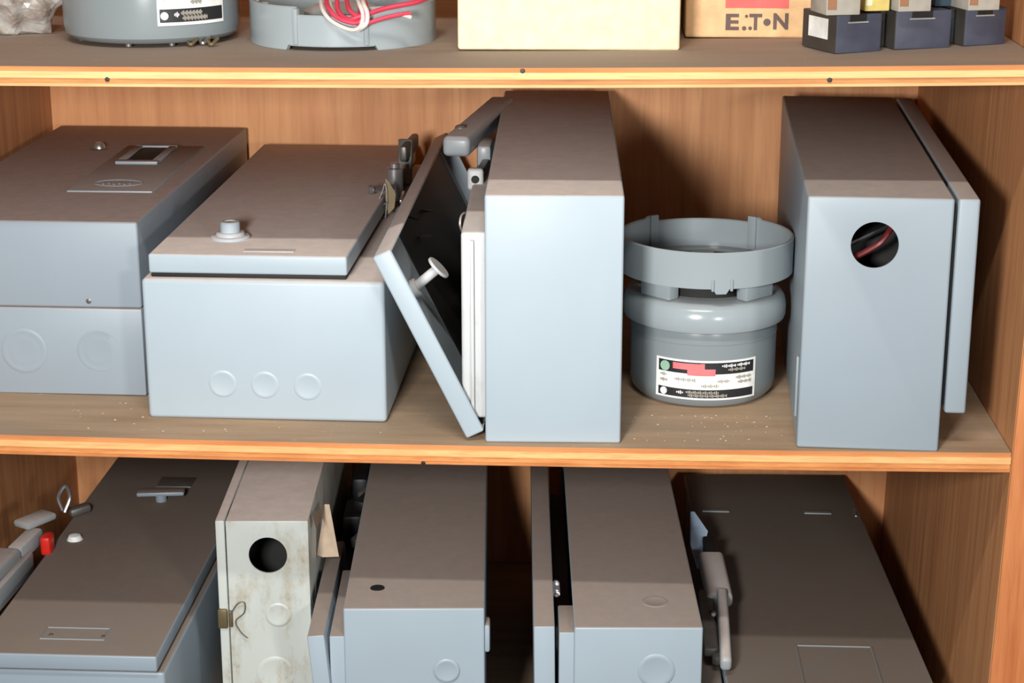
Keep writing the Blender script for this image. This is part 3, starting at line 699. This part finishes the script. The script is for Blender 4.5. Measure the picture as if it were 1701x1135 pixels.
for u, v, r in ((1240, 27, .0018), (1236, 47, .0026), (1246, 47, .0022), (1274, 37, .0042)):
    bm = new(); lathe(bm, [(0, .0006), (r, .0006), (r, -.0003)], 18, facing(at_y(u, v, .2348), (0, -1, 0))); obj('dot', bm, 'eaton_ink', N2, True)
# navy component boxes, set at an angle
angle = math.radians(17)
spec = [((1388, 88), (1462, 84), 'navy component box with white label on its side, nearest the tan carton', True),
        ((1486, 83), (1577, 80), 'navy component box, middle one of the three on top shelf', False),
        ((1601, 79), (1668, 76), 'navy component box at right end of the top shelf', False)]
for (q0, q1, lab, has) in spec:
    zz = zup(.45); a, b = at_z(*q0, zz), at_z(*q1, zz); wd_ = (b-a).length; an = math.atan2(b.y-a.y, b.x-a.x)
    n_ = thing('component_box', lab, 'box', (a.x, a.y, zup(b.x)-.0002), an, 'navy component boxes on the top shelf')
    bm = new(); rbox(bm, (0, 0, 0), (wd_, .075, .042), .0012); bd = obj('box_body', bm, 'navy', n_)
    bm = new(); rbox(bm, (wd_*.28, -.0006, .0345), (wd_*.66, .02, .0425), .0005, 1); obj('thumb_notch', bm, 'near_black', n_)
    bm = new(); rbox(bm, (wd_*.24, -.0012, .0325), (wd_*.70, -.0001, .0340), .0003, 1); obj('notch_lip', bm, 'tape', n_)
    bm = new(); rbox(bm, (-.0006, .001, .0005), (.0002, .074, .0415)); sd = obj('side_face', bm, 'navy_side', n_)
    if has:
        bm = new(); rbox(bm, (-.0012, .018, .0135), (-.0005, .060, .036)); obj('label', bm, 'white', sd)
# boxes standing behind, filling the gaps
for (u0, u1, v, lab, mat) in ((1458, 1490, 80, 'narrow dark box between the first and middle navy boxes', 'navy_side'), (1574, 1604, 77, 'narrow dark box between the middle and last navy boxes', 'teal')):
    a, b = at_z(u0, v, zup(.45)), at_z(u1, v, zup(.45))
    n_ = thing('filler_box', lab, 'box', (a.x, a.y+.010, zup(b.x)), math.radians(17), 'dark boxes between the navy boxes')
    bm = new(); wd_ = b.x-a.x-.006; rbox(bm, (.003, 0, 0), (wd_, .05, .040), .001); obj('box_body', bm, 'navy_side', n_)
    bm = new(); rbox(bm, (wd_*.35, -.0008, .002), (wd_*.55, .0005, .030), .0003, 1); obj('front_rib', bm, mat, n_)
# small parcels lying on the navy boxes
zz = zup(.45)+.0436
def small(u0, u1, v, dep, hgt, mat, lab, strip=None, dz=0):
    a, b = at_z(u0, v, zz+dz), at_z(u1, v, zz+dz)
    n_ = thing('small_carton', lab, 'carton', (a.x, a.y, zz+dz), math.radians(14), 'small cartons piled on the navy boxes')
    wd_ = (b.x-a.x); bm = new(); rbox(bm, (0, 0, 0), (wd_, dep, hgt), .0012); obj('box_body', bm, mat, n_)
    if strip:
        bm = new(); rbox(bm, (wd_*.04, -.0006, .006), (wd_*.30, .0003, hgt*.9), .0002, 1); obj('printed_panel', bm, strip, n_)
small(1372, 1432, 26, .05, .05, 'tape', 'grey small carton with brown end, at left on the navy boxes', 'brownprint')
small(1436, 1480, 19, .05, .05, 'yellow', 'yellow and cream small carton beside the grey one', 'cream')
small(1492, 1550, 20, .05, .05, 'tape', 'grey small carton with brown edge on the middle navy box', 'brownprint')
small(1553, 1605, 11, .05, .05, 'teal', 'dark teal small carton between two grey ones', None, 0)
small(1608, 1664, 18, .05, .05, 'tape', 'grey small carton lying on the last navy box', 'brownprint')

# ------------------------------------------------------------------ crumbs and grit on the shelf
bm = new(); random.seed(3)
for i in range(90):
    u = random.choice((random.uniform(120, 420), random.uniform(1045, 1310), random.uniform(250, 640), random.uniform(1060, 1310)))
    v = random.uniform(690, 735) if u > 1000 else random.uniform(664+.03*u, 722)
    if 245 < u < 640 and v < 712: continue
    p = at_z(u, v, 0); p.z = sag(p.x); s = random.uniform(.0006, .0016)
    vs = bmesh.ops.create_icosphere(bm, subdivisions=1, radius=s)['verts']
    for q in vs: q.co = Vector((p.x+q.co.x*random.uniform(.7, 1.6), p.y+q.co.y, p.z+s*.5+q.co.z*.6))
g = obj('grit', bm, 'crumb'); g['kind'] = 'stuff'; g['label'] = 'pale grit and crumbs scattered along the middle shelf front'; g['category'] = 'debris'
